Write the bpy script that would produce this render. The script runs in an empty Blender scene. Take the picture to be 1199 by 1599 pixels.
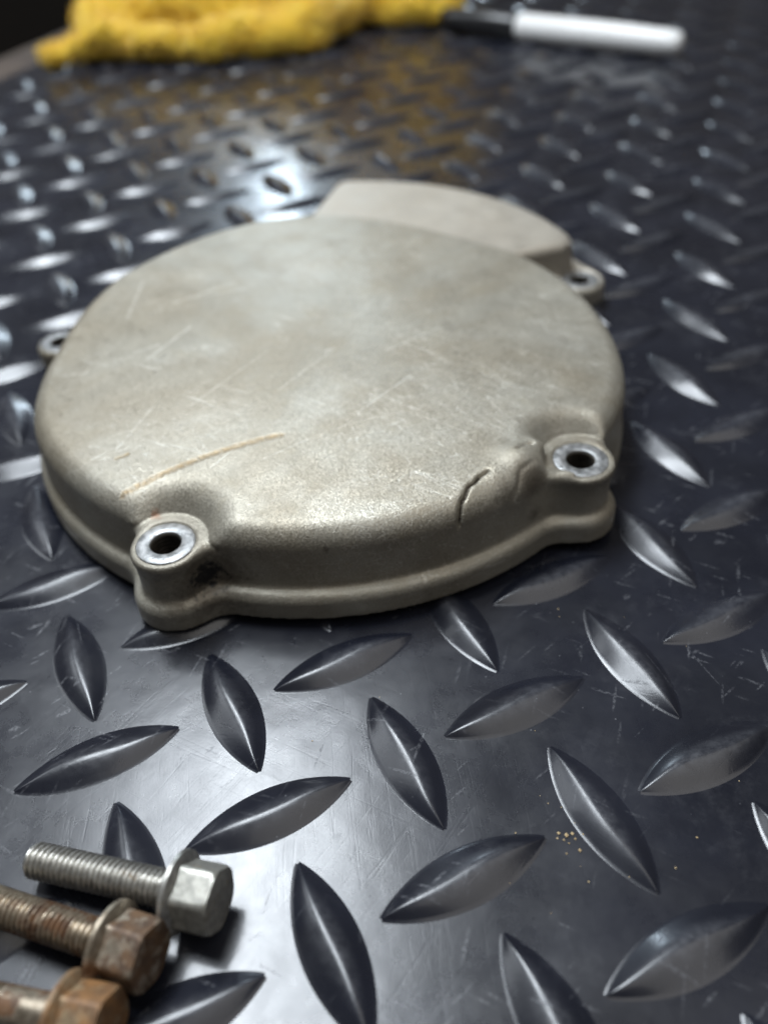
import bpy, math, random
import numpy as np
from mathutils import Matrix, Vector

MM = 0.001
scene = bpy.context.scene
col = scene.collection

# ------------------------------------------------------------------ camera
cam_d = bpy.data.cameras.new('camera')
cam = bpy.data.objects.new('camera', cam_d)
col.objects.link(cam)
RIGHT = Vector((0.99831674, -0.03842446, -0.04344241))
DOWN = Vector((-0.05799726, -0.66140682, -0.74778161))
FWD = Vector((0.0, 0.74904244, -0.66252202))
m3 = Matrix((RIGHT, -DOWN, -FWD)).transposed()
cam.matrix_world = Matrix.Translation(Vector((0, 0, 139.88 * MM))) @ m3.to_4x4()
cam_d.sensor_fit = 'VERTICAL'
cam_d.sensor_height = 36.0
cam_d.sensor_width = 27.0
cam_d.lens = 1360.82 / 1599.0 * 36.0
cam_d.clip_start = 0.004
cam_d.clip_end = 50.0
cam_d.dof.use_dof = True
cam_d.dof.focus_distance = 0.161
cam_d.dof.aperture_fstop = cam_d.lens / 3.5
scene.camera = cam

# ------------------------------------------------------------------ world and lamps
w = bpy.data.worlds.new('World')
scene.world = w
w.use_nodes = True
w.node_tree.nodes['Background'].inputs[0].default_value = (1.0, 0.93, 0.87, 1)
w.node_tree.nodes['Background'].inputs[1].default_value = 0.08


def area(name, loc, target, sx, sy, power, color):
    d = bpy.data.lights.new(name, 'AREA')
    d.shape = 'RECTANGLE'
    d.size, d.size_y = sx, sy
    d.energy = power
    d.color = color
    o = bpy.data.objects.new(name, d)
    col.objects.link(o)
    o.location = loc
    dirv = (Vector(target) - Vector(loc)).normalized()
    z = -dirv
    y = Vector((0, 1, 0)) - z * z.y
    y.normalize()
    x = y.cross(z)
    o.matrix_world = Matrix.Translation(Vector(loc)) @ Matrix((x, y, z)).transposed().to_4x4()
    return o


# workshop lamps: a panel over the bench, a far strip low behind it, a ceiling strip ahead, one at the side; plus a broad bounce fill
area('bench_panel_lamp', (-0.16, 0.36, 0.68), (-0.14, 0.28, 0), 0.23, 0.42, 6.8, (0.86, 0.93, 1.0))
area('far_strip_lamp', (-0.33, 3.6, 1.12), (-0.2, 0.3, 0), 0.10, 1.1, 15, (0.72, 0.87, 1.0))
area('ceiling_strip_lamp', (-0.32, 0.78, 1.5), (-0.2, 0.4, 0), 0.13, 0.55, 6.0, (0.88, 0.945, 1.0))
area('ceiling_bounce_fill', (0.6, -0.2, 1.4), (0.1, 0.2, 0), 1.1, 1.3, 7.0, (1.0, 0.97, 0.93))  # added fill, stands in for light bounced off the unseen ceiling
area('side_lamp', (-1.15, 0.75, 1.1), (-0.1, 0.2, 0), 0.5, 0.6, 4.0, (0.88, 0.94, 1.0))

vs = scene.view_settings
vs.view_transform = 'Standard'
vs.look = 'None'
vs.exposure = 0.05
vs.gamma = 1.0
vs.use_curve_mapping = False
scene.cycles.use_denoising = True


# ------------------------------------------------------------------ helpers
def tag(o, label=None, cat=None, group=None, kind=None):
    if label: o['label'] = label
    if cat: o['category'] = cat
    if group: o['group'] = group
    if kind: o['kind'] = kind
    return o


def link(name, me, mat=None, parent=None):
    o = bpy.data.objects.new(name, me)
    col.objects.link(o)
    if mat is not None and me is not None and len(me.materials) == 0:
        me.materials.append(mat)
    if parent is not None:
        o.parent = parent
    return o


def empty(name, loc):
    o = bpy.data.objects.new(name, None)
    o.empty_display_size = 0.01
    col.objects.link(o)
    o.location = loc
    return o


def mesh(name, V, F, smooth=True):
    me = bpy.data.meshes.new(name)
    V = np.asarray(V, np.float32)
    if isinstance(F, np.ndarray) and F.ndim == 2:
        n, k = F.shape
        me.vertices.add(len(V))
        me.vertices.foreach_set('co', V.ravel())
        me.loops.add(n * k)
        me.loops.foreach_set('vertex_index', F.astype(np.int32).ravel())
        me.polygons.add(n)
        me.polygons.foreach_set('loop_start', np.arange(0, n * k, k, dtype=np.int32))
        me.update(calc_edges=True)
    else:
        me.from_pydata([tuple(v) for v in V], [], F)
        me.update()
    me.validate()
    me.polygons.foreach_set('use_smooth', np.full(len(me.polygons), smooth))
    return me


def grid_mesh(name, P, closed_u=False, closed_v=False, smooth=True):
    """P: (nu, nv, 3) lattice of points."""
    nu, nv = P.shape[:2]
    idx = np.arange(nu * nv).reshape(nu, nv)
    iu = np.arange(nu if closed_u else nu - 1)
    iv = np.arange(nv if closed_v else nv - 1)
    a = idx[np.ix_(iu, iv)]
    b = idx[np.ix_((iu + 1) % nu, iv)]
    c = idx[np.ix_((iu + 1) % nu, (iv + 1) % nv)]
    d = idx[np.ix_(iu, (iv + 1) % nv)]
    F = np.stack([a, b, c, d], -1).reshape(-1, 4)
    return mesh(name, P.reshape(-1, 3), F, smooth)


def surface_nets(f, lo, hi, h, newton=4):
    """Quad mesh of f = 0 (negative inside); f takes x, y, z arrays."""
    n = [int(math.ceil((hi[k] - lo[k]) / h)) + 1 for k in range(3)]
    xs, ys, zs = [(lo[k] + h * np.arange(n[k])).astype(np.float32) for k in range(3)]
    D = np.empty(n, np.float32)
    for a in range(0, n[0], 48):
        b = min(n[0], a + 48)
        X, Y, Z = np.meshgrid(xs[a:b], ys, zs, indexing='ij')
        D[a:b] = f(X, Y, Z)
    S = D < 0
    cnt = np.zeros([k - 1 for k in n], np.uint8)
    for dx in (0, 1):
        for dy in (0, 1):
            for dz in (0, 1):
                cnt += S[dx:n[0] - 1 + dx, dy:n[1] - 1 + dy, dz:n[2] - 1 + dz]
    act = (cnt > 0) & (cnt < 8)
    ci = np.argwhere(act)
    vid = np.full(act.shape, -1, np.int64)
    vid[act] = np.arange(len(ci))
    acc = np.zeros((len(ci), 3), np.float32)
    num = np.zeros(len(ci), np.float32)
    corners = [(0, 0, 0), (1, 0, 0), (0, 1, 0), (1, 1, 0), (0, 0, 1), (1, 0, 1), (0, 1, 1), (1, 1, 1)]
    vals = [D[ci[:, 0] + c[0], ci[:, 1] + c[1], ci[:, 2] + c[2]] for c in corners]
    for p in range(8):
        for q in range(p + 1, 8):
            if sum(abs(corners[p][k] - corners[q][k]) for k in range(3)) != 1:
                continue
            va, vb = vals[p], vals[q]
            cr = (va < 0) != (vb < 0)
            t = np.where(cr, va / np.where(cr, va - vb, 1), 0)
            for k in range(3):
                acc[:, k] += np.where(cr, corners[p][k] + t * (corners[q][k] - corners[p][k]), 0)
            num += cr
    V = (ci + acc / num[:, None]) * h + np.array(lo, np.float32)
    quads = []
    for ax in range(3):
        o1, o2 = [(1, 2), (2, 0), (0, 1)][ax]
        sl0 = [slice(None)] * 3
        sl1 = [slice(None)] * 3
        sl0[ax] = slice(0, -1)
        sl1[ax] = slice(1, None)
        A, Bm = S[tuple(sl0)], S[tuple(sl1)]
        e = np.argwhere(A != Bm)
        e = e[(e[:, o1] > 0) & (e[:, o2] > 0) & (e[:, o1] < n[o1] - 1) & (e[:, o2] < n[o2] - 1)]
        inside_first = A[e[:, 0], e[:, 1], e[:, 2]]

        def g(d1, d2):
            c = e.copy()
            c[:, o1] += d1
            c[:, o2] += d2
            return vid[c[:, 0], c[:, 1], c[:, 2]]
        q = np.stack([g(-1, -1), g(0, -1), g(0, 0), g(-1, 0)], 1)
        q[~inside_first] = q[~inside_first][:, ::-1]
        quads.append(q)
    F = np.concatenate(quads)
    F = F[(F >= 0).all(1)]
    e = 0.02 * h
    for _ in range(newton):
        x, y, z = V.T.astype(np.float64)
        d = f(x, y, z)
        gx = (f(x + e, y, z) - f(x - e, y, z)) / (2 * e)
        gy = (f(x, y + e, z) - f(x, y - e, z)) / (2 * e)
        gz = (f(x, y, z + e) - f(x, y, z - e)) / (2 * e)
        G = np.stack([gx, gy, gz], 1)
        g2 = (G ** 2).sum(1)
        step = -(d / np.maximum(g2, 0.15))[:, None] * G
        ln = np.linalg.norm(step, axis=1, keepdims=True)
        step *= np.minimum(1, 0.3 * h / np.maximum(ln, 1e-9))
        V = (V + step).astype(np.float32)
    return V, F


def smin(a, b, k):
    h = np.maximum(k - np.abs(a - b), 0) / k
    return np.minimum(a, b) - h * h * k * 0.25


def smax(a, b, k):
    return -smin(-a, -b, k)


def capsule(x, y, z, a, b, ra, rb, flat=1.0):
    a = np.array(a, float)
    b = np.array(b, float)
    d = b - a
    L2 = (d ** 2).sum()
    t = np.clip(((x - a[0]) * d[0] + (y - a[1]) * d[1] + (z - a[2]) * d[2]) / L2, 0, 1)
    return np.sqrt((x - a[0] - t * d[0]) ** 2 + (y - a[1] - t * d[1]) ** 2 + ((z - a[2] - t * d[2]) / flat) ** 2) - (ra + (rb - ra) * t)


def extrude(d2, z, top, r):
    """d2: 2D distance, solid from far below to `top`, upper edge rounded by r."""
    a = d2 + r
    b = z - top + r
    return np.minimum(np.maximum(a, b), 0) + np.hypot(np.maximum(a, 0), np.maximum(b, 0)) - r


# ------------------------------------------------------------------ material helpers
class NT:
    def __init__(self, name):
        self.m = bpy.data.materials.new(name)
        self.m.use_nodes = True
        self.t = self.m.node_tree
        self.b = self.t.nodes['Principled BSDF']

    def n(self, typ, **kw):
        nd = self.t.nodes.new(typ)
        for k, v in kw.items():
            if k in ('operation', 'blend_type', 'data_type', 'feature', 'noise_dimensions', 'interpolation_type', 'distance', 'wave_type', 'bands_direction', 'vector_type', 'invert'):
                setattr(nd, k, v)
            else:
                nd.inputs[k].default_value = v
        return nd

    def l(self, a, b):
        self.t.links.new(a, b)

    def coord(self, kind='Object'):
        return self.n('ShaderNodeTexCoord').outputs[kind]

    def mapping(self, vec, scale=(1, 1, 1), loc=(0, 0, 0), rot=(0, 0, 0)):
        nd = self.n('ShaderNodeMapping')
        nd.inputs['Scale'].default_value = scale
        nd.inputs['Location'].default_value = loc
        nd.inputs['Rotation'].default_value = rot
        self.l(vec, nd.inputs['Vector'])
        return nd.outputs[0]

    def noise(self, vec, scale, detail=3, rough=0.5, dist=0.0):
        nd = self.n('ShaderNodeTexNoise', Scale=scale, Detail=detail, Roughness=rough, Distortion=dist)
        self.l(vec, nd.inputs['Vector'])
        return nd.outputs['Fac']

    def voro(self, vec, scale, feature='F1', out='Distance', rand=1.0):
        nd = self.n('ShaderNodeTexVoronoi', feature=feature, Scale=scale, Randomness=rand)
        self.l(vec, nd.inputs['Vector'])
        return nd.outputs[out]

    def ramp(self, fac, a, b, va=0.0, vb=1.0):
        nd = self.n('ShaderNodeMapRange')
        nd.interpolation_type = 'SMOOTHSTEP'
        self.l(fac, nd.inputs['Value'])
        nd.inputs['From Min'].default_value = a
        nd.inputs['From Max'].default_value = b
        nd.inputs['To Min'].default_value = va
        nd.inputs['To Max'].default_value = vb
        return nd.outputs['Result']

    def math(self, op, a, b=None, c=None):
        nd = self.n('ShaderNodeMath', operation=op)
        for k, v in enumerate((a, b, c)):
            if v is None:
                continue
            if isinstance(v, (int, float)):
                nd.inputs[k].default_value = v
            else:
                self.l(v, nd.inputs[k])
        return nd.outputs[0]

    def mix(self, fac, a, b, blend='MIX'):
        nd = self.n('ShaderNodeMix', data_type='RGBA', blend_type=blend)
        if isinstance(fac, (int, float)):
            nd.inputs[0].default_value = fac
        else:
            self.l(fac, nd.inputs[0])
        for k, v in ((6, a), (7, b)):
            if isinstance(v, tuple):
                nd.inputs[k].default_value = v + (1,) if len(v) == 3 else v
            else:
                self.l(v, nd.inputs[k])
        return nd.outputs[2]

    def bump(self, height, strength, dist, normal=None):
        nd = self.n('ShaderNodeBump', Strength=strength, Distance=dist)
        self.l(height, nd.inputs['Height'])
        if normal is not None:
            self.l(normal, nd.inputs['Normal'])
        return nd.outputs[0]

    def segment(self, vec, a, b, w0, w1=None, wob=0.0):
        """1 on a stroke from a to b (2D, object space metres), 0 away from it."""
        w1 = w0 * 0.5 if w1 is None else w1
        ax, ay = a
        dx, dy = b[0] - ax, b[1] - ay
        L = math.hypot(dx, dy)
        ux, uy = dx / L, dy / L
        sep = self.n('ShaderNodeSeparateXYZ')
        self.l(vec, sep.inputs[0])
        x = self.math('SUBTRACT', sep.outputs[0], ax)
        y = self.math('SUBTRACT', sep.outputs[1], ay)
        t = self.math('ADD', self.math('MULTIPLY', x, ux), self.math('MULTIPLY', y, uy))
        s = self.math('SUBTRACT', self.math('MULTIPLY', x, -uy), self.math('MULTIPLY', y, -ux))
        tn = self.math('DIVIDE', t, L)
        if wob:
            bend = self.math('MULTIPLY', self.math('MULTIPLY', tn, self.math('SUBTRACT', 1.0, tn)), 4 * wob)
            s = self.math('SUBTRACT', s, bend)
        s = self.math('ABSOLUTE', s)
        over = self.math('MAXIMUM', self.math('SUBTRACT', t, L), self.math('MULTIPLY', t, -1.0))
        s = self.math('ADD', s, self.math('MAXIMUM', over, 0.0))
        return self.ramp(s, w0, w1, 0.0, 1.0)


def lines(N, vec, scale, rot, stretch, lo, hi, seed):
    """Sparse fine straight scratches: noise squeezed along one direction, thin level band."""
    v = N.mapping(vec, rot=(0, 0, rot))
    v = N.mapping(v, scale=(scale * stretch, scale, scale), loc=(seed, seed * 1.7, 0))
    f = N.noise(v, 1.0, 2.0, 0.5)
    a = N.math('ABSOLUTE', N.math('SUBTRACT', f, 0.5))
    return N.ramp(a, hi, lo, 0.0, 1.0)


# ------------------------------------------------------------------ materials
def mat_rubber():
    N = NT('black_vinyl')
    g = N.n('ShaderNodeNewGeometry').outputs['Position']
    base = N.mix(N.ramp(N.noise(g, 40, 4), 0.35, 0.7), (0.0075, 0.0085, 0.0135), (0.013, 0.0145, 0.022))
    # scuffs: short pale dashes, a few hairlines, dust specks
    def dashes(rot, sx, sy, seed, thr, keep):
        v = N.mapping(g, rot=(0, 0, rot))
        v = N.mapping(v, scale=(sx, sy, 1.0), loc=(seed, seed * 2.3, 0))
        wv = N.n('ShaderNodeTexNoise', Scale=0.7, Detail=2.0)
        N.l(v, wv.inputs['Vector'])
        vv = N.n('ShaderNodeVectorMath', operation='ADD')
        N.l(v, vv.inputs[0])
        N.l(wv.outputs['Color'], vv.inputs[1])
        d = N.ramp(N.voro(vv.outputs[0], 1.0), thr, thr * 0.45)
        k = N.ramp(N.voro(vv.outputs[0], 1.0, out='Color'), keep, keep + 0.03)
        return N.math('MULTIPLY', d, k)
    tex = N.ramp(N.noise(g, 1400, 3, 0.7), 0.4, 0.62)
    sc = dashes(0.5, 90, 700, 1.0, 0.3, 0.62)
    for q in ((1.9, 70, 620, 5.0, 0.26, 0.66), (-0.7, 110, 900, 9.0, 0.28, 0.7), (2.6, 200, 420, 13.0, 0.3, 0.8), (1.2, 26, 900, 17.0, 0.2, 0.74)):
        sc = N.math('MAXIMUM', sc, dashes(*q))
    sc = N.math('MULTIPLY', sc, tex)
    area_k = N.ramp(N.noise(g, 20, 3), 0.38, 0.6, 0.12, 1.0)
    sc = N.math('MULTIPLY', N.math('MULTIPLY', sc, area_k), 0.75)
    speck = N.math('MULTIPLY', N.ramp(N.voro(g, 700), 0.14, 0.06), N.ramp(N.voro(g, 700, out='Color'), 0.84, 0.88))
    haze = N.math('MULTIPLY', N.ramp(N.noise(g, 60, 6, 0.75), 0.52, 0.75), 0.14)
    sc = N.math('MAXIMUM', N.math('MAXIMUM', sc, haze), N.math('MULTIPLY', speck, 0.8))
    # tread tops are scuffed dull by wear
    sz = N.n('ShaderNodeSeparateXYZ')
    N.l(g, sz.inputs[0])
    top = N.ramp(sz.outputs[2], 0.0008, 0.0021)
    top = N.math('MULTIPLY', top, N.ramp(N.noise(g, 500, 5, 0.7), 0.3, 0.7, 0.2, 1.0))
    sc2 = N.math('ADD', sc, N.math('MULTIPLY', top, 0.35))
    c = N.mix(N.math('MULTIPLY', sc2, 0.42), base, (0.24, 0.245, 0.265))
    N.l(c, N.b.inputs['Base Color'])
    r = N.ramp(N.noise(g, 45, 6, 0.7), 0.3, 0.7, 0.23, 0.36)
    r = N.math('ADD', r, N.math('MULTIPLY', sc2, 0.25))
    N.l(r, N.b.inputs['Roughness'])
    N.b.inputs['IOR'].default_value = 1.5
    N.b.inputs['Specular IOR Level'].default_value = 0.40
    N.b.inputs['Coat Weight'].default_value = 0.34
    N.b.inputs['Coat IOR'].default_value = 1.45
    N.l(N.math('ADD', N.ramp(N.noise(g, 30, 5, 0.6), 0.3, 0.7, 0.10, 0.17), N.math('MULTIPLY', sc2, 0.45)), N.b.inputs['Coat Roughness'])
    b1 = N.bump(N.noise(g, 1800, 2), 0.03, 0.0002)
    hair = N.math('MAXIMUM', lines(N, g, 260, 0.5, 0.03, 0.002, 0.008, 3.1), lines(N, g, 240, -0.9, 0.03, 0.002, 0.008, 7.7))
    hair = N.math('MAXIMUM', hair, lines(N, g, 300, 1.5, 0.03, 0.002, 0.008, 11.7))
    b1 = N.bump(N.math('MULTIPLY', hair, -1.0), 0.04, 0.0001, b1)
    b2 = N.bump(N.noise(g, 45, 3), 0.10, 0.002, b1)
    N.l(b2, N.b.inputs['Normal'])
    N.l(b2, N.b.inputs['Coat Normal'])
    return N.m


def mat_cover():
    N = NT('cast_alloy')
    o = N.coord()
    big = N.noise(o, 28, 4, 0.6)
    mid = N.noise(o, 130, 5, 0.65)
    c = N.mix(N.ramp(big, 0.3, 0.7), (0.245, 0.228, 0.185), (0.31, 0.292, 0.243))
    c = N.mix(N.ramp(mid, 0.55, 0.75, 0, 0.45), c, (0.27, 0.24, 0.17))
    c = N.mix(N.ramp(N.noise(N.mapping(o, loc=(4, 7, 1)), 45, 6, 0.7), 0.5, 0.72, 0, 0.4), c, (0.45, 0.435, 0.39))
    c = N.mix(N.ramp(N.noise(N.mapping(o, loc=(1, 2, 8)), 60, 6, 0.7), 0.53, 0.7, 0, 0.55), c, (0.18, 0.16, 0.12))
    c = N.mix(N.ramp(N.noise(N.mapping(o, loc=(6, 3, 2)), 17, 4, 0.6, 0.6), 0.44, 0.66, 0, 0.7), c, (0.20, 0.165, 0.11))
    spk = N.math('MULTIPLY', N.ramp(N.voro(o, 150), 0.14, 0.05), N.ramp(N.voro(o, 150, out='Color'), 0.72, 0.76))
    c = N.mix(N.math('MULTIPLY', spk, 0.55), c, (0.10, 0.08, 0.055))
    # metal grains
    cell = N.voro(o, 3600, out='Color')
    c = N.mix(N.ramp(cell, 0.1, 0.9, 0.0, 0.22), c, (0.50, 0.475, 0.41))
    c = N.mix(N.ramp(N.voro(N.mapping(o, loc=(3, 1, 2)), 3200, out='Color'), 0.80, 0.95, 0, 0.35), c, (0.22, 0.20, 0.15))
    # pale fine scratches
    patch = N.ramp(N.noise(o, 35, 2), 0.42, 0.6)
    s = N.math('MAXIMUM', lines(N, o, 240, 0.55, 0.09, 0.002, 0.007, 2.2), lines(N, o, 300, 1.15, 0.11, 0.002, 0.006, 5.1))
    s = N.math('MAXIMUM', s, lines(N, o, 220, -0.5, 0.1, 0.0015, 0.005, 8.4))
    s = N.math('MULTIPLY', s, patch)
    c = N.mix(N.math('MULTIPLY', s, 0.24), c, (0.70, 0.68, 0.62))
    strokes = None
    for a, b, wd in SCRATCHES:
        q = N.segment(o, (a[0] * MM, a[1] * MM), (b[0] * MM, b[1] * MM), wd * MM)
        strokes = q if strokes is None else N.math('MAXIMUM', strokes, q)
    strokes = N.math('MULTIPLY', strokes, N.ramp(N.noise(o, 700, 3), 0.35, 0.6, 0.3, 1.0))
    c = N.mix(N.math('MULTIPLY', strokes, 0.27), c, (0.74, 0.72, 0.66))
    # long tan gouge
    gd = N.math('MAXIMUM', N.segment(o, (G0[0] * MM, G0[1] * MM), (G1[0] * MM, G1[1] * MM), 0.0013, 0.0002, wob=0.0016),
                N.segment(o, (G2[0] * MM, G2[1] * MM), (G3[0] * MM, G3[1] * MM), 0.0007, 0.0002))
    gd = N.math('MULTIPLY', gd, N.ramp(N.noise(o, 900, 3), 0.3, 0.62, 0.25, 1.0))
    c = N.mix(N.math('MULTIPLY', gd, 0.8), c, (0.25, 0.175, 0.085))
    # grime that sits on the column and wall beside the front bolt hole, and specks of oil
    sep = N.n('ShaderNodeSeparateXYZ')
    N.l(o, sep.inputs[0])

    def blob(cx, cy, cz, r0, r1, sc=450, am=0.004):
        nd = N.n('ShaderNodeVectorMath', operation='DISTANCE')
        N.l(o, nd.inputs[0])
        nd.inputs[1].default_value = (cx * MM, cy * MM, cz * MM)
        d = N.math('ADD', nd.outputs['Value'], N.math('MULTIPLY', N.math('SUBTRACT', N.noise(o, sc, 4, 0.65), 0.5), am * 2))
        return N.ramp(d, r1 * MM, r0 * MM, 0.0, 1.0)
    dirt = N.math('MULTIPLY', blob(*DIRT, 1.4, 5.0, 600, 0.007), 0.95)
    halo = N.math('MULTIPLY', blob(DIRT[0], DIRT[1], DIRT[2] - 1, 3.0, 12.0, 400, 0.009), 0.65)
    for p, r0, r1, a in SPOTS:
        halo = N.math('MAXIMUM', halo, N.math('MULTIPLY', blob(*p, r0, r1, 700, 0.0012), a))
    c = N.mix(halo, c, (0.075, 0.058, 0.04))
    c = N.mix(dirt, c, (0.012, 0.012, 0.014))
    rust = blob(*RUST, 0.1, 1.6, 900, 0.003)
    c = N.mix(N.math('MULTIPLY', rust, 0.7), c, (0.22, 0.10, 0.05))
    crk = None
    for pts, wd in ((CRACK, 0.00044), (CRACK2, 0.00026)):
        for k, (a, b) in enumerate(zip(pts[:-1], pts[1:])):
            q = N.segment(o, (a[0] * MM, a[1] * MM), (b[0] * MM, b[1] * MM), wd * (1.0 if 0 < k < len(pts) - 2 else 0.6))
            crk = q if crk is None else N.math('MAXIMUM', crk, q)
    crk = N.math('MULTIPLY', crk, N.ramp(sep.outputs[2], 0.0155, 0.0175))
    c = N.mix(N.math('MULTIPLY', crk, 0.9), c, (0.045, 0.034, 0.024))
    # the outlying lobe is tinted paler, to part it from the disc edge
    rad = N.math('SQRT', N.math('ADD', N.math('POWER', sep.outputs[0], 2.0), N.math('POWER', sep.outputs[1], 2.0)))
    lobe_k = N.math('MULTIPLY', N.ramp(rad, 0.0765, 0.079), N.ramp(sep.outputs[1], 0.045, 0.06))
    c = N.mix(N.math('MULTIPLY', lobe_k, 0.5), c, (0.51, 0.46, 0.395))
    N.l(c, N.b.inputs['Base Color'])
    N.b.inputs['Metallic'].default_value = 0.55
    r = N.ramp(mid, 0.3, 0.7, 0.44, 0.56)
    r = N.math('ADD', r, N.ramp(cell, 0, 1, -0.08, 0.08))
    N.l(r, N.b.inputs['Roughness'])
    fl = N.voro(o, 2600, out='Distance')
    b1 = N.bump(fl, 0.15, 0.00025)
    b2 = N.bump(N.noise(o, 800, 3, 0.5), 0.10, 0.0003, b1)
    sx = N.math('MULTIPLY', N.math('MAXIMUM', s, strokes), -1.0)
    b3 = N.bump(sx, 0.25, 0.0002, b2)
    b4 = N.bump(N.math('MULTIPLY', gd, -1.0), 0.5, 0.0003, b3)
    # glittering grains: each cell leans its own way
    fc = N.n('ShaderNodeTexVoronoi', Scale=4200.0)
    N.l(o, fc.inputs['Vector'])
    v1 = N.n('ShaderNodeVectorMath', operation='SUBTRACT')
    N.l(fc.outputs['Color'], v1.inputs[0])
    v1.inputs[1].default_value = (0.5, 0.5, 0.5)
    v2 = N.n('ShaderNodeVectorMath', operation='SCALE')
    N.l(v1.outputs[0], v2.inputs[0])
    v2.inputs['Scale'].default_value = 0.21
    v3 = N.n('ShaderNodeVectorMath', operation='ADD')
    N.l(v2.outputs[0], v3.inputs[0])
    N.l(b4, v3.inputs[1])
    v4 = N.n('ShaderNodeVectorMath', operation='NORMALIZE')
    N.l(v3.outputs[0], v4.inputs[0])
    N.l(v4.outputs[0], N.b.inputs['Normal'])
    return N.m


def mat_bare():
    N = NT('bare_aluminium')
    o = N.coord()
    n = N.noise(o, 500, 4, 0.6)
    c = N.mix(N.ramp(n, 0.35, 0.7), (0.20, 0.205, 0.205), (0.36, 0.36, 0.36))
    N.l(c, N.b.inputs['Base Color'])
    N.b.inputs['Metallic'].default_value = 0.75
    N.l(N.ramp(n, 0.3, 0.7, 0.35, 0.55), N.b.inputs['Roughness'])
    N.l(N.bump(N.noise(o, 1500, 3), 0.4, 0.0002), N.b.inputs['Normal'])
    return N.m


def mat_bolt(name, c0, c1, rust, amount, metal=0.85):
    N = NT(name)
    o = N.coord()
    n = N.noise(o, 260, 5, 0.65)
    c = N.mix(N.ramp(N.noise(o, 900, 3), 0.3, 0.7), c0, c1)
    rc = N.mix(N.ramp(N.noise(o, 420, 4, 0.6), 0.35, 0.65), rust, (rust[0] * 1.9, rust[1] * 1.8, rust[2] * 1.5))
    k = N.ramp(n, 0.62 - amount * 0.4, 0.78 - amount * 0.4)
    c = N.mix(k, c, rc)
    N.l(c, N.b.inputs['Base Color'])
    N.l(N.math('MULTIPLY', N.math('SUBTRACT', 1.0, N.math('MULTIPLY', k, 0.75)), metal), N.b.inputs['Metallic'])
    N.l(N.math('ADD', N.math('MULTIPLY', k, 0.22), N.ramp(n, 0.3, 0.7, 0.30, 0.42)), N.b.inputs['Roughness'])
    N.l(N.bump(N.noise(o, 1800, 4, 0.6), 0.12, 0.0002), N.b.inputs['Normal'])
    return N.m


def mat_simple(name, c0, c1, scale, rough, metal=0.0, bump=0.0, bscale=100, bdist=0.001):
    N = NT(name)
    o = N.coord()
    N.l(N.mix(N.ramp(N.noise(o, scale, 4), 0.3, 0.7), c0, c1), N.b.inputs['Base Color'])
    N.b.inputs['Roughness'].default_value = rough
    N.b.inputs['Metallic'].default_value = metal
    if bump:
        N.l(N.bump(N.noise(o, bscale, 4, 0.6), bump, bdist), N.b.inputs['Normal'])
    return N


# ------------------------------------------------------------------ mat with raised treads
PITCH = 25.0
LO = np.array((-55.6835, 93.2799))
LI = np.array((0.92046294, 0.39082985))
LJ = np.array((0.39082985, -0.92046294))
ODD = np.array((0.0367, 0.0299))
TL, TW, TH = 30.4, 9.6, 2.05          # tread length, width, height
RUBBER = mat_rubber()


def tread_points(nu, nv, TH=TH, TW=TW, blunt=0.0, seed=0.0):
    u = np.sin(np.linspace(-1, 1, nu) * math.pi / 2)
    u = 0.5 * u + 0.5 * np.linspace(-1, 1, nu)
    t = np.linspace(-1, 1, nv)
    t = np.sign(t) * np.abs(t) ** 0.9
    fil = 0.5
    P = np.zeros((nu, nv + 2, 3))
    e = 0.19
    for a, uu in enumerate(u):
        wv = TW / 2 * (1 - uu * uu) ** 0.93
        hh = TH * (1 - abs(uu) ** 2.2) ** 0.85 * (1 + 0.05 * math.sin(uu * 5 + seed))
        sk = 0.10 * math.sin(uu * 3.1 + seed)
        pr = (math.sqrt(1 + e * e) - np.sqrt((t - sk * (1 - t * t)) ** 2 + e * e)) / (math.sqrt(1 + e * e) - e)
        P[a, 1:-1, 0] = uu * TL / 2
        P[a, 1:-1, 1] = t * wv
        P[a, 1:-1, 2] = hh * pr * 0.96 + 0.10
        P[a, 0] = (uu * (TL / 2 + fil * 0.6), -wv - fil, -0.02)
        P[a, -1] = (uu * (TL / 2 + fil * 0.6), wv + fil, -0.02)
    return P


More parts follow.
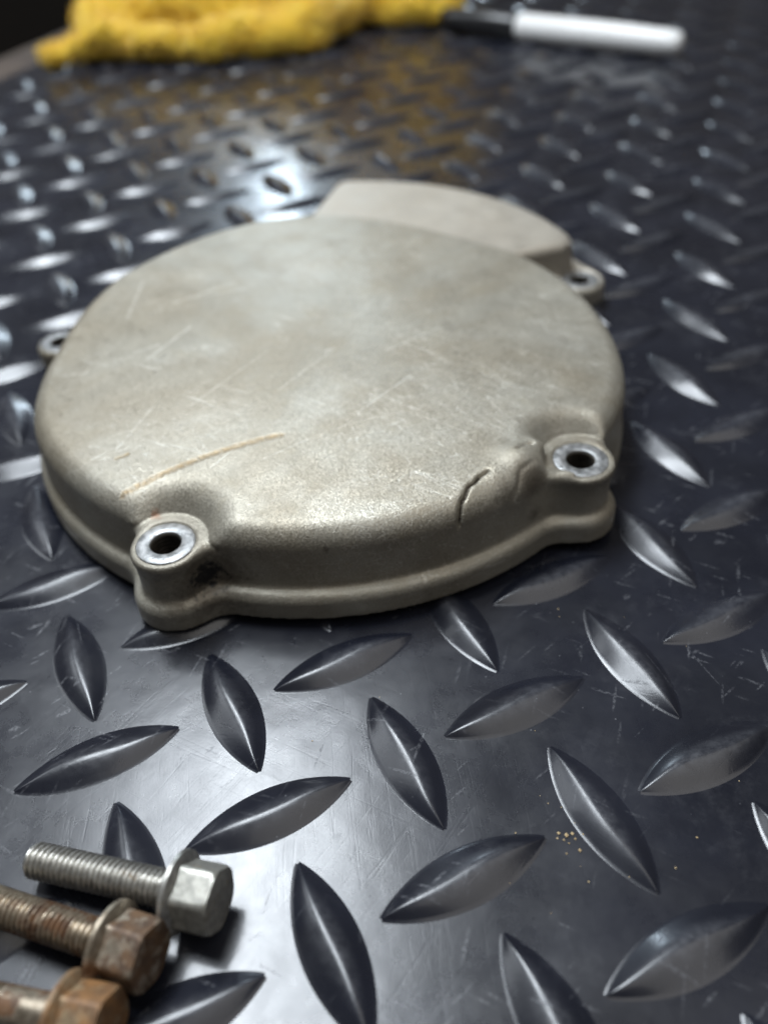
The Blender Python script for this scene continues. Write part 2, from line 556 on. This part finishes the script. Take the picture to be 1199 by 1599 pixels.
def build_mat():
    P = []
    # sheet outline: left edge runs along the diagonal of the tread lattice
    e0 = np.array((-211.0, 561.0))
    dv = np.array((0.375, 0.927))
    a = e0 - dv * 900
    b = e0 + dv * 560
    right = np.array((0.927, -0.375))
    cor = [a, a + right * 980, b + right * 980, b]
    T = 3.0
    V = [(c[0] * MM, c[1] * MM, 0) for c in cor] + [(c[0] * MM, c[1] * MM, -T * MM) for c in cor]
    F = [(0, 1, 2, 3), (7, 6, 5, 4)] + [(k, k + 4, (k + 1) % 4 + 4, (k + 1) % 4) for k in range(4)]
    root = link('tread_mat', mesh('tread_mat', V, F, smooth=False), RUBBER)
    tag(root, 'glossy black vinyl mat with raised diamond treads under everything', 'mat')
    fine = []
    for th, tw, sd in ((2.05, 9.6, 0.0), (1.95, 9.3, 1.7), (2.12, 9.8, 3.1), (2.0, 9.5, 4.6), (2.08, 9.4, 5.9)):
        me = grid_mesh('tread', tread_points(33, 19, th, tw, 0.0, sd) * MM)
        me.materials.append(RUBBER)
        fine.append(me)
    coarse = tread_points(13, 7)
    spots = []
    camp = np.array((0, 0, 139.88))
    R = np.array((RIGHT, DOWN, FWD))
    for i in range(-40, 60):
        for j in range(-60, 40):
            odd = (i + j) % 2
            q = LO + PITCH * ((i + odd * ODD[0]) * LI + (j + odd * ODD[1]) * LJ)
            r = q - e0
            s, tt = r @ right, r @ dv
            if s < 10 or s > 970 or tt < -880 or tt > 545:
                continue
            c = R @ (np.array((q[0], q[1], 0)) - camp)
            if c[2] < 20:
                if q[1] < -120 or abs(q[0]) > 260:
                    continue
                vis = 9
            else:
                uu = 599.5 + 1360.8 * c[0] / c[2]
                vv = 799.5 + 1360.8 * c[1] / c[2]
                vis = 0 if (-120 < uu < 1320 and -60 < vv < 1760) else 1
            d = np.linalg.norm(np.array((q[0], q[1], 0)) - camp)
            spots.append((vis, d, q, odd))
    spots.sort(key=lambda s: (s[0], s[1]))
    ang = math.atan2(LI[1], LI[0])
    rest = []
    nb = 0
    for vis, d, q, odd in spots:
        hidden = vis == 0 and math.hypot(q[0] + 13, q[1] - 205) < 52
        a = ang + (math.pi / 2 if odd else 0)
        if vis == 0 and nb < 296 and not hidden:
            o = link('tread', fine[(nb * 7 + nb // 3) % 5], None, root)
            o.location = (q[0] * MM, q[1] * MM, 0)
            o.rotation_euler = (0, 0, a + 0.012 * math.sin(nb * 2.3))
            nb += 1
        else:
            c, s = math.cos(a), math.sin(a)
            Q = coarse.copy()
            Q[..., 0] = coarse[..., 0] * c - coarse[..., 1] * s + q[0]
            Q[..., 1] = coarse[..., 0] * s + coarse[..., 1] * c + q[1]
            rest.append(Q)
    nu, nv = coarse.shape[:2]
    idx = np.arange(nu * nv).reshape(nu, nv)
    f0 = np.stack([idx[:-1, :-1], idx[1:, :-1], idx[1:, 1:], idx[:-1, 1:]], -1).reshape(-1, 4)
    V = np.concatenate([q.reshape(-1, 3) for q in rest]) * MM
    F = np.concatenate([f0 + k * nu * nv for k in range(len(rest))])
    o = link('far_treads', mesh('far_treads', V, F), RUBBER, root)
    tag(o, kind='stuff')
    return root


build_mat()

# bench under the mat
bn = mat_simple('bench_wood', (0.045, 0.032, 0.024), (0.085, 0.062, 0.047), 30, 0.6)
V = []
bc = [(-0.211 - 0.043 * 0.927 + 0.375 * a + 0.927 * b, 0.561 + 0.043 * 0.375 + 0.927 * a - 0.375 * b) for a, b in ((-0.95, 0), (-0.95, 1.2), (0.7, 1.2), (0.7, 0))]
for z in (-0.0035, -0.04):
    for x, y in bc:
        V.append((x, y, z))
bench = link('bench_top', mesh('bench_top', V, [(0, 1, 2, 3), (7, 6, 5, 4), (0, 4, 5, 1), (1, 5, 6, 2), (2, 6, 7, 3), (3, 7, 4, 0)], False), bn.m)
tag(bench, kind='structure')
fl = mat_simple('floor_concrete', (0.012, 0.011, 0.010), (0.02, 0.018, 0.016), 3, 0.8)
V = [(-4, -4, -0.85), (4, -4, -0.85), (4, 6, -0.85), (-4, 6, -0.85)]
floor = link('floor', mesh('floor', V, [(0, 1, 2, 3)], False), fl.m)
tag(floor, kind='structure')

# ------------------------------------------------------------------ engine cover
C0 = np.array((-13.03, 199.1))
ZB = 2.2                       # rests on the tread tops
BOSS = [(-44.85 - C0[0], 130.9 - C0[1]), (44.0 - C0[0], 150.3 - C0[1])]
TABS = [(-94.4 - C0[0], 235.3 - C0[1]), (66.8 - C0[0], 255.6 - C0[1])]
SEAT = 17.2
TABZ = 4.9
TOP = 23.2
RIM = 21.0                     # height of the disc at its edge; it domes up to the middle
LOBE_C = (-10.4 - C0[0], 243.2 - C0[1])
LOBE_R = 79.6
# uneven outline of the raised disc: angle in degrees, change of radius
OUT_A = np.radians([-215, -200, -185, -174, -160, -140, -90, -50, -26, -10, 2, 17, 33, 49, 61, 75, 85, 95, 107, 123, 138, 156, 175, 190, 205])
OUT_R = np.array([72.4, 71.2, 70.0, 71.2, 72.6, 71.6, 70.8, 71.4, 75.2, 74.4, 73.2, 72.0, 69.0, 65.6, 67.0, 70.6, 74.6, 77.0, 77.8, 74.8, 72.3, 71.2, 69.8, 71.4, 73.0])
_fa = np.linspace(-math.pi - 0.4, math.pi + 0.4, 1400)
_fr = np.interp(_fa, OUT_A, OUT_R)
_kw = np.hanning(81)
_fr = np.convolve(np.pad(_fr, 40, mode='edge'), _kw / _kw.sum(), mode='valid')


def disc_r(x, y):
    a = np.arctan2(y, x)
    return np.interp(a, _fa, _fr)


def lobe2d(x, y):
    lx, ly = x - LOBE_C[0], y - LOBE_C[1]
    d = np.hypot(lx, ly) - LOBE_R
    # left edge: plane through two points of the outline
    p = np.array((-12.9 - C0[0], 315.1 - C0[1]))
    q = np.array((-21.1 - C0[0], 290.6 - C0[1]))
    t = (q - p) / np.linalg.norm(q - p)
    nrm = np.array((t[1], -t[0]))        # points to -x
    e1 = (x - p[0]) * nrm[0] + (y - p[1]) * nrm[1]
    # right front edge from the corner back to the disc
    p2 = np.array((66.0 - C0[0], 259.5 - C0[1]))
    q2 = np.array((40.0 - C0[0], 250.0 - C0[1]))
    t2 = (q2 - p2) / np.linalg.norm(q2 - p2)
    n2 = np.array((-t2[1], t2[0]))
    e2 = (x - p2[0]) * n2[0] + (y - p2[1]) * n2[1]
    d = smax(d, e1, 3.0)
    return smax(d, e2, 7.0)


def pix(u, v, h):
    """Point of the cover at height h (mm above the mat) seen at photo pixel u, v; local mm."""
    d = RIGHT * ((u - 599.5) / 1360.8) + DOWN * ((v - 799.5) / 1360.8) + FWD
    t = (h - 139.88) / d.z
    return (d.x * t - C0[0], d.y * t - C0[1], h - ZB)


CRACK = [pix(u, v, 23.0) for u, v in ((716, 797), (720, 781), (725, 776), (731, 763), (741, 757), (748, 749), (761, 742))]
FOLDS = [
    ([pix(834, 702, 22.0), pix(816, 730, 20.8), pix(798, 764, 17.8)], 2.0, 4.0),
    ([pix(798, 724, 21.8), pix(774, 760, 19.8)], 2.0, 5.0),
    ([pix(892, 741, 19.2), pix(858, 745, 18.6), pix(830, 756, 17.4), pix(806, 774, 15.2)], 0.9, 1.6)]
CRACK3 = [pix(u, v, 21) for u, v in ((776, 782), (796, 778), (806, 768), (812, 748), (832, 736))]
CRACK2 = [pix(u, v, 23) for u, v in ((806, 712), (818, 702), (830, 698))]


def polyline_d(x, y, pts):
    d = None
    for a, b in zip(pts[:-1], pts[1:]):
        dx, dy = b[0] - a[0], b[1] - a[1]
        L2 = dx * dx + dy * dy
        t = np.clip(((x - a[0]) * dx + (y - a[1]) * dy) / L2, 0, 1)
        q = np.hypot(x - a[0] - t * dx, y - a[1] - t * dy)
        d = q if d is None else np.minimum(d, q)
    return d


def cover_sdf(x, y, z):
    r = np.hypot(x, y)
    dr = disc_r(x, y)
    lob = lobe2d(x, y)
    # raised disc and lobe with drafted walls
    dd = r - (dr + 2.4) + 0.04 * (z - 6)
    q = np.clip(r / 72.0, 0, 1.15)
    t = np.clip((y + 15) / 55, 0, 1)
    dome = RIM + 3.2 * t * t + (4.2 - 2.4 * t * t) * (1 - q ** 2.3)
    body = extrude(dd, z, dome, 4.4 - 0.8 * t * t * (3 - 2 * t))
    lb = extrude(lob + 0.05 * z, z, 17.6 - 0.5 * ((x - 15) / 60) ** 2, 3.2)
    body = smin(body, lb, 1.5)
    # flange with lugs and tabs
    fl2 = smin(r - 76.2, r - (dr + 2.9), 2.0)
    fl2 = smin(fl2, lob - 4.0, 4.0)
    for bx, by in BOSS:
        fl2 = smin(fl2, np.hypot(x - bx, y - by) - 9.2, 5.0)
    for bx, by in TABS:
        fl2 = smin(fl2, np.hypot(x - bx, y - by) - 7.2, 9.0)
    fl = extrude(fl2, z, 6.3, 2.3)
    # bosses
    for bx, by in BOSS:
        rb = np.hypot(x - bx, y - by)
        body = smin(body, extrude(rb - 7.0 - 0.9 * np.exp(-((z - SEAT) / 2.6) ** 2), z, SEAT + 0.3, 0.7), 5.0)
    # the dented corner left of the right-hand hole: metal pushed up into a fold
    for k, (bx, by) in enumerate(BOSS):
        rb = np.hypot(x - bx, y - by)
        pr = 8.8 + 0.85 * np.maximum(z - SEAT, 0)
        pocket = np.maximum((rb - pr) * 0.88, SEAT - z)
        body = smax(body, -pocket, 2.8 if k == 0 else 2.0)
    for path, rad, kk in FOLDS:
        for a, b in zip(path[:-1], path[1:]):
            body = smin(body, capsule(x, y, z, a, b, rad, rad), kk)
    body = smin(body, fl, 1.2)
    # cracks
    cd = polyline_d(x, y, CRACK)
    up = np.clip((z - 15) / 2, 0, 1)
    body = body - 0.2 * np.exp(-(cd / 2.6) ** 2) * up + 1.3 * np.exp(-(cd / 0.36) ** 2) * up
    cd = polyline_d(x, y, CRACK2)
    body = body + 0.6 * np.exp(-(cd / 0.4) ** 2) * np.clip((z - 16.5) / 2, 0, 1)
    cd = polyline_d(x, y, CRACK3)
    body = body + 0.28 * np.exp(-(cd / 0.5) ** 2) * np.clip((z - 16.5) / 2, 0, 1)
    # hollow inside
    cav = np.maximum(r - 64.0, z - 17.0)
    cav = np.minimum(cav, np.maximum(lob + 5, z - 14.5))
    for bx, by in BOSS:
        cav = np.maximum(cav, 12.5 - np.hypot(x - bx, y - by))
    body = np.maximum(body, -cav)
    # bolt holes and spot faces
    for k, (bx, by) in enumerate(BOSS + TABS):
        rb = np.hypot(x - bx, y - by)
        zs = SEAT if k < 2 else 6.3
        body = np.maximum(body, -(rb - 3.2))
        body = np.maximum(body, -np.maximum(rb - 6.15, zs - 0.45 - z))
    return np.maximum(body, -z)


def loc2(u, v, h=25.0):
    p = pix(u, v, h)
    return (p[0], p[1])


SCRATCHES = [(loc2(*a), loc2(*b), wd) for a, b, wd in (
    ((200, 500), (226, 446), 0.5), ((560, 652), (640, 596), 0.35), ((92, 582), (138, 581), 0.45),
    ((272, 482), (372, 452), 0.45), ((300, 476), (390, 462), 0.35), ((210, 556), (250, 545), 0.4),
    ((232, 566), (300, 520), 0.5), ((508, 562), (524, 556), 0.4), ((486, 690), (410, 720), 0.25),
    ((330, 730), (372, 700), 0.25), ((600, 560), (690, 520), 0.25), ((436, 620), (520, 560), 0.22),
    ((640, 735), (672, 738), 0.5), ((180, 700), (240, 640), 0.22), ((420, 560), (300, 640), 0.2))]
G0, G1 = loc2(190, 768, 24), loc2(440, 685, 25)
G2, G3 = loc2(180, 712, 25), loc2(200, 706, 25)
_b = BOSS[0]
DIRT = pix(322, 896, 12.0)
RUST = (_b[0] - 3.2, _b[1] + 8.2, SEAT + 0.6)
SPOTS = [(pix(510, 862, 19), 0.4, 1.3, 0.7), (pix(625, 890, 15), 0.3, 1.2, 0.8), (pix(550, 880, 16), 0.2, 0.9, 0.5),
         (pix(432, 800, 24.5), 0.1, 0.7, 0.5), (pix(243, 583, 25.5), 0.1, 0.9, 0.7), (pix(884, 527, 25.5), 0.4, 2.4, 0.35),
         (pix(700, 518, 25.5), 0.5, 3.5, 0.28), (pix(842, 808, 12), 0.8, 3.2, 0.6), (pix(822, 748, 21), 1.5, 6.0, 0.72),
         (pix(785, 765, 21), 0.6, 4.0, 0.55), (pix(540, 585, 25.5), 0.1, 0.6, 0.6),
         ((BOSS[0][0], BOSS[0][1], SEAT), 6.0, 10.5, 0.36), ((BOSS[1][0], BOSS[1][1], SEAT), 6.0, 10.5, 0.36)]

COVER_M = mat_cover()
BARE_M = mat_bare()
BORE_M = mat_simple('shaded_grimy_bore', (0.02, 0.017, 0.014), (0.06, 0.052, 0.042), 400, 0.55, 0.3).m  # near-black colour holds the shade inside the hole as well as grime


def build_cover():
    root = empty('engine_cover', (C0[0] * MM, C0[1] * MM, ZB * MM))
    tag(root, 'worn beige grey cast metal engine cover with bolt holes, lying on the black mat', 'engine cover')
    V, F = surface_nets(cover_sdf, (-95.0, -82.0, -1.2), (92.0, 134.0, 26.6), 0.45)
    link('casting', mesh('casting', V * MM, F), COVER_M, root)
    n = 72
    ang = np.linspace(0, 2 * math.pi, n, endpoint=False)
    prof = [(3.2, -0.7), (3.2, 0.0), (3.45, 0.14), (4.6, 0.20), (5.75, 0.16), (5.95, 0.06), (6.12, 0.0), (6.12, -0.8)]
    P = np.zeros((n, len(prof), 3))
    for k, (rr, zz) in enumerate(prof):
        P[:, k, 0] = rr * np.cos(ang)
        P[:, k, 1] = rr * np.sin(ang)
        P[:, k, 2] = zz
    me = grid_mesh('bolt_seat', P * MM, closed_u=True)
    for k, (bx, by) in enumerate(BOSS + TABS):
        o = link('bolt_seat', me, BARE_M, root)
        zs = SEAT if k < 2 else 6.3
        o.location = (bx * MM, by * MM, (zs - 0.38) * MM)
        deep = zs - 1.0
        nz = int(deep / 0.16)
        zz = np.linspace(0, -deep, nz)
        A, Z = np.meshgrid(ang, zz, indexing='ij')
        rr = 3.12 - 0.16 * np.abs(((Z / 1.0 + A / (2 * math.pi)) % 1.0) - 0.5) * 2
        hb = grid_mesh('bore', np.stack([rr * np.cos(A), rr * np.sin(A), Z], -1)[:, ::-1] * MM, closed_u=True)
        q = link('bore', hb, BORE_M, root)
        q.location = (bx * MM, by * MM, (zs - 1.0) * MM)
    return root


build_cover()


# ------------------------------------------------------------------ bolts
def bolt_meshes(length, pitch=1.0, thread_len=None):
    thread_len = thread_len or length
    # shank with helical thread: axis +x from the flange face outwards
    n = 40
    step = pitch / 8
    rows = int(length / step)
    xs = np.arange(rows + 1) * step
    ang = np.linspace(0, 2 * math.pi, n, endpoint=False)
    A, Xs = np.meshgrid(ang, xs)
    ph = (Xs / pitch + A / (2 * math.pi)) % 1.0
    tri = np.abs(ph - 0.5) * 2
    prof = np.clip(tri * 1.25, 0, 1)
    r = 2.32 + 0.68 * prof
    start = length - thread_len
    r = np.where(Xs < start, 2.95, r)
    r = np.where(Xs < 0.8, 2.9, r)
    r = np.minimum(r, 2.2 + (length - Xs) * 1.0)
    P = np.stack([Xs, r * np.cos(A), r * np.sin(A)], -1)
    end = np.stack([np.full((1, n), length + 0.02), 0.05 * np.cos(A[:1]), 0.05 * np.sin(A[:1])], -1)
    shank = grid_mesh('shank', np.concatenate([P, end]) * MM, closed_v=True)
    # flange: lathe, slightly conical towards the hex
    pr = [(0, 2.5), (0, 6.2), (-0.15, 6.45), (-0.75, 6.45), (-0.95, 6.25), (-1.7, 4.6)]
    P = np.array([[(x, rr * math.cos(a), rr * math.sin(a)) for a in np.linspace(0, 2 * math.pi, 96, endpoint=False)] for x, rr in pr])
    flange = grid_mesh('flange', P * MM, closed_v=True)
    # hex head with chamfered outer face
    m = 96
    P = []
    for x, rc, chf in ((-1.2, 5.45, 0), (-6.6, 5.45, 0), (-7.0, 5.38, 0.0), (-7.35, 5.0, 1), (-7.5, 4.4, 2), (-7.52, 0.05, 2)):
        row = []
        for a in np.linspace(0, 2 * math.pi, m, endpoint=False):
            af = 4.75
            aa = (a + math.pi / 6) % (math.pi / 3) - math.pi / 6
            hx = min(af / math.cos(aa), 5.36)
            rr = min(hx, rc)
            if x == -7.0:
                rr = min(rr, 5.2)
            row.append((x, rr * math.cos(a), rr * math.sin(a)))
        P.append(row)
    head = grid_mesh('head', np.array(P) * MM, closed_v=True)
    return shank, flange, head


def sharpen(o, deg=32):
    o.data.polygons.foreach_set('use_smooth', np.full(len(o.data.polygons), True))
    try:
        o.data.set_sharp_from_angle(angle=math.radians(deg))
    except Exception:
        pass


def build_bolt(tip_px, tip_z, head_px, head_z, length, mats, label, roll, thread_len=None):
    """axis runs from the flange face (head side) to the tip."""
    h = Vector(pix(head_px[0], head_px[1], head_z)) + Vector((C0[0], C0[1], ZB))
    t = Vector(pix(tip_px[0], tip_px[1], tip_z)) + Vector((C0[0], C0[1], ZB))
    ax = (t - h).normalized()
    y = Vector((0, 0, 1)).cross(ax).normalized()
    z = ax.cross(y)
    root = empty('flange_bolt', (0, 0, 0))
    M = Matrix((ax, y, z)).transposed().to_4x4()
    root.matrix_world = Matrix.Translation(h * MM) @ M @ Matrix.Rotation(roll, 4, 'X')
    tag(root, label, 'bolt', 'bolts lying in the corner of the mat')
    length = length or (t - h).length
    sh, fg, hd = bolt_meshes(length, 1.0, thread_len)
    link('shank', sh, mats[0], root)
    o = link('flange', fg, mats[1], root)
    sharpen(o)
    o = link('head', hd, mats[2], root)
    sharpen(o, 25)
    print('bolt', label, 'len', (t - h).length)


ZN = mat_bolt('zinc_steel', (0.32, 0.31, 0.285), (0.50, 0.49, 0.455), (0.10, 0.07, 0.04), 0.05)
ZH = mat_bolt('zinc_head', (0.24, 0.235, 0.21), (0.36, 0.35, 0.31), (0.12, 0.09, 0.05), 0.15, 0.6)
RS = mat_bolt('rusty_shank', (0.26, 0.215, 0.16), (0.42, 0.36, 0.28), (0.07, 0.037, 0.02), 0.42)
RH = mat_bolt('rusty_head', (0.30, 0.25, 0.19), (0.44, 0.38, 0.30), (0.07, 0.042, 0.026), 0.66, 0.7)
RO = mat_bolt('orange_rust_head', (0.30, 0.22, 0.14), (0.42, 0.32, 0.2), (0.13, 0.07, 0.032), 0.70, 0.6)
build_bolt((50, 1342), 4.2, (277, 1392), 6.5, None, (ZN, ZN, ZH), 'clean silver flange bolt, the farthest of three bolts lying at the mat corner', 0.35)
build_bolt((-40, 1402), 4.0, (172, 1473), 6.5, 24.5, (RS, RS, RH), 'brown rusted flange bolt, between the silver bolt and the orange rusted one', 0.1)
build_bolt((-120, 1545), 4.2, (100, 1590), 6.5, 24.5, (RS, RO, RO), 'orange rusted flange bolt, nearest of three, cut off by the picture edge', 0.2, 15)

# ------------------------------------------------------------------ yellow towel
random.seed(4)


def towel_mat():
    N = NT('yellow_microfibre')
    o = N.coord()
    c = N.mix(N.ramp(N.noise(o, 60, 4), 0.3, 0.7), (0.88, 0.53, 0.015), (0.93, 0.63, 0.035))
    c = N.mix(N.ramp(N.noise(o, 600, 3), 0.5, 0.75, 0, 0.4), c, (0.90, 0.68, 0.12))
    N.l(c, N.b.inputs['Base Color'])
    N.b.inputs['Roughness'].default_value = 0.95
    N.b.inputs['Sheen Weight'].default_value = 0.4
    N.l(N.bump(N.noise(o, 450, 4, 0.7), 0.9, 0.003), N.b.inputs['Normal'])
    return N.m


def towel_sdf(x, y, z):
    # rows from the front fold up the slope; the heap is highest at the back
    f = capsule(x, y, z, (-190, 600, 8), (-165, 612, 12), 7, 10)
    f = smin(f, capsule(x, y, z, (-165, 612, 12), (-95, 598, 11), 10, 11), 10)
    f = smin(f, capsule(x, y, z, (-95, 598, 11), (-40, 612, 13), 11, 13), 10)
    f = smin(f, capsule(x, y, z, (-40, 612, 13), (-14, 646, 14), 13, 12), 10)
    f = smin(f, capsule(x, y, z, (-165, 630, 22), (-45, 632, 27), 14, 17), 11)
    f = smin(f, capsule(x, y, z, (-150, 660, 38), (-40, 668, 46), 18, 22), 11)
    f = smin(f, capsule(x, y, z, (-120, 695, 58), (-20, 705, 74), 24, 30), 11)
    f = smin(f, capsule(x, y, z, (-12, 664, 12), (48, 656, 12), 11, 12), 10)
    f = smin(f, capsule(x, y, z, (0, 684, 24), (55, 680, 26), 15, 16), 11)
    f = smin(f, capsule(x, y, z, (0, 712, 60), (62, 715, 66), 30, 32), 11)
    f = smin(f, capsule(x, y, z, (-10, 735, 104), (60, 738, 98), 26, 28), 18)
    f = f + 2.6 * np.sin(x * 0.055 + y * 0.11 + 1.0) * np.sin(z * 0.10 + x * 0.03) + 1.0 * np.sin(x * 0.16 - z * 0.2) * np.sin(y * 0.13 + 2)
    f = f + 0.7 * np.sin(x * 0.7 + z * 0.5) * np.sin(y * 0.6 - z * 0.7)
    return np.maximum(f, 1.5 - z)


V, F = surface_nets(lambda x, y, z: towel_sdf(x - 9, y + 24, z), (-205, 536, -3), (115, 751, 150), 1.9, 2)
rng = np.random.default_rng(3)
V = V + rng.normal(0, 0.55, V.shape)
V[:, 2] = np.maximum(V[:, 2], 1.2)
TOWEL_M = towel_mat()
towel_me = mesh('towel', V * MM, F)
towel = link('towel', towel_me, TOWEL_M)
# fluffy pile: short loops standing off the cloth, two blades each
nrm = np.zeros(len(V) * 3, np.float32)
towel_me.vertices.foreach_get('normal', nrm)
nrm = nrm.reshape(-1, 3)
ok = np.where((V[:, 2] > 4) & ((V[:, 1] < 660) | (nrm[:, 2] > 0.3)))[0]
pick = rng.choice(ok, 30000)
base = V[pick] + rng.normal(0, 0.6, (len(pick), 3))
dirn = nrm[pick] + rng.normal(0, 0.55, (len(pick), 3))
dirn /= np.linalg.norm(dirn, axis=1, keepdims=True)
side = np.cross(dirn, rng.normal(0, 1, (len(pick), 3)))
side /= np.linalg.norm(side, axis=1, keepdims=True)
ln = rng.uniform(1.0, 2.4, (len(pick), 1))
PV = np.stack([base - side * 0.45, base + side * 0.45, base + dirn * ln + side * 0.2, base + dirn * ln - side * 0.2], 1).reshape(-1, 3)
PF = np.arange(len(PV)).reshape(-1, 4)
pile = link('pile', mesh('pile', PV * MM, PF), TOWEL_M, towel)
tag(pile, kind='stuff')
tag(towel, 'crumpled yellow microfibre towel heaped at the back of the mat', 'towel')

# ------------------------------------------------------------------ marker pen
def lathe(name, prof, n=40):
    P = np.array([[(x, rr * math.cos(a), rr * math.sin(a)) for a in np.linspace(0, 2 * math.pi, n, endpoint=False)] for x, rr in prof])
    return grid_mesh(name, P * MM, closed_v=True)


WH = mat_simple('white_plastic', (0.74, 0.74, 0.73), (0.80, 0.80, 0.79), 20, 0.32)
BK = mat_simple('black_plastic', (0.012, 0.012, 0.013), (0.018, 0.018, 0.02), 20, 0.3)
p0 = Vector((98.0, 580.0, 0))
p1 = Vector((178.0, 522.0, 0))
ax = (p1 - p0).normalized()
pen = empty('marker_pen', ((p0.x) * MM, p0.y * MM, 8.0 * MM))
pen.rotation_euler = (0, 0, math.atan2(ax.y, ax.x))
tag(pen, 'white marker pen with black cap lying beside the yellow towel', 'marker pen')
L = (p1 - p0).length
link('barrel', lathe('barrel', [(-1, 0.05), (-1, 6.3), (0, 7.0), (3, 7.3), (L * 0.6, 7.3), (L - 8, 6.6), (L - 3, 6.0), (L - 1, 5.0), (L, 3.0), (L + 0.3, 0.05)]), WH.m, pen)
link('cap', lathe('cap', [(-1.2, 0.05), (-1.2, 7.1), (-2.0, 7.5), (-30, 7.3), (-45, 7.0), (-52, 6.2), (-53, 4.0), (-53, 0.05)]), BK.m, pen)

# ------------------------------------------------------------------ crumbs on the mat
random.seed(11)
V, F = [], []
more = [(random.gauss(890, 60), random.gauss(1310, 60), random.uniform(0.08, 0.2)) for _ in range(16)] + [(random.uniform(300, 1190), random.uniform(880, 1580), random.uniform(0.07, 0.16)) for _ in range(22)]
for u, v, r in more + list(((872, 1300, 0.28), (884, 1304, 0.42), (893, 1301, 0.30), (880, 1311, 0.22), (898, 1309, 0.26), (905, 1327, 0.34), (888, 1316, 0.2), (870, 1308, 0.2), (910, 1302, 0.2))):
    p = pix(u, v, 0.25)
    b = len(V)
    for k in range(6):
        dx, dy, dz = ((1, 0, 0), (-1, 0, 0), (0, 1, 0), (0, -1, 0), (0, 0, 1), (0, 0, -1))[k]
        s = r * random.uniform(0.7, 1.3)
        V.append(((p[0] + C0[0] + dx * s) * MM, (p[1] + C0[1] + dy * s) * MM, (r * 0.6 + dz * s * 0.8) * MM))
    for i in (0, 1):
        for j in (2, 3):
            for k in (4, 5):
                f = (b + i, b + j, b + k)
                F.append(f if (i + j + k) % 2 == 0 else f[::-1])
crumb = link('sand_crumbs', mesh('sand_crumbs', V, F, False), mat_simple('sand', (0.55, 0.40, 0.2), (0.7, 0.55, 0.33), 900, 0.8).m)
tag(crumb, 'tiny tan crumbs scattered between the treads', 'crumbs', kind='stuff')
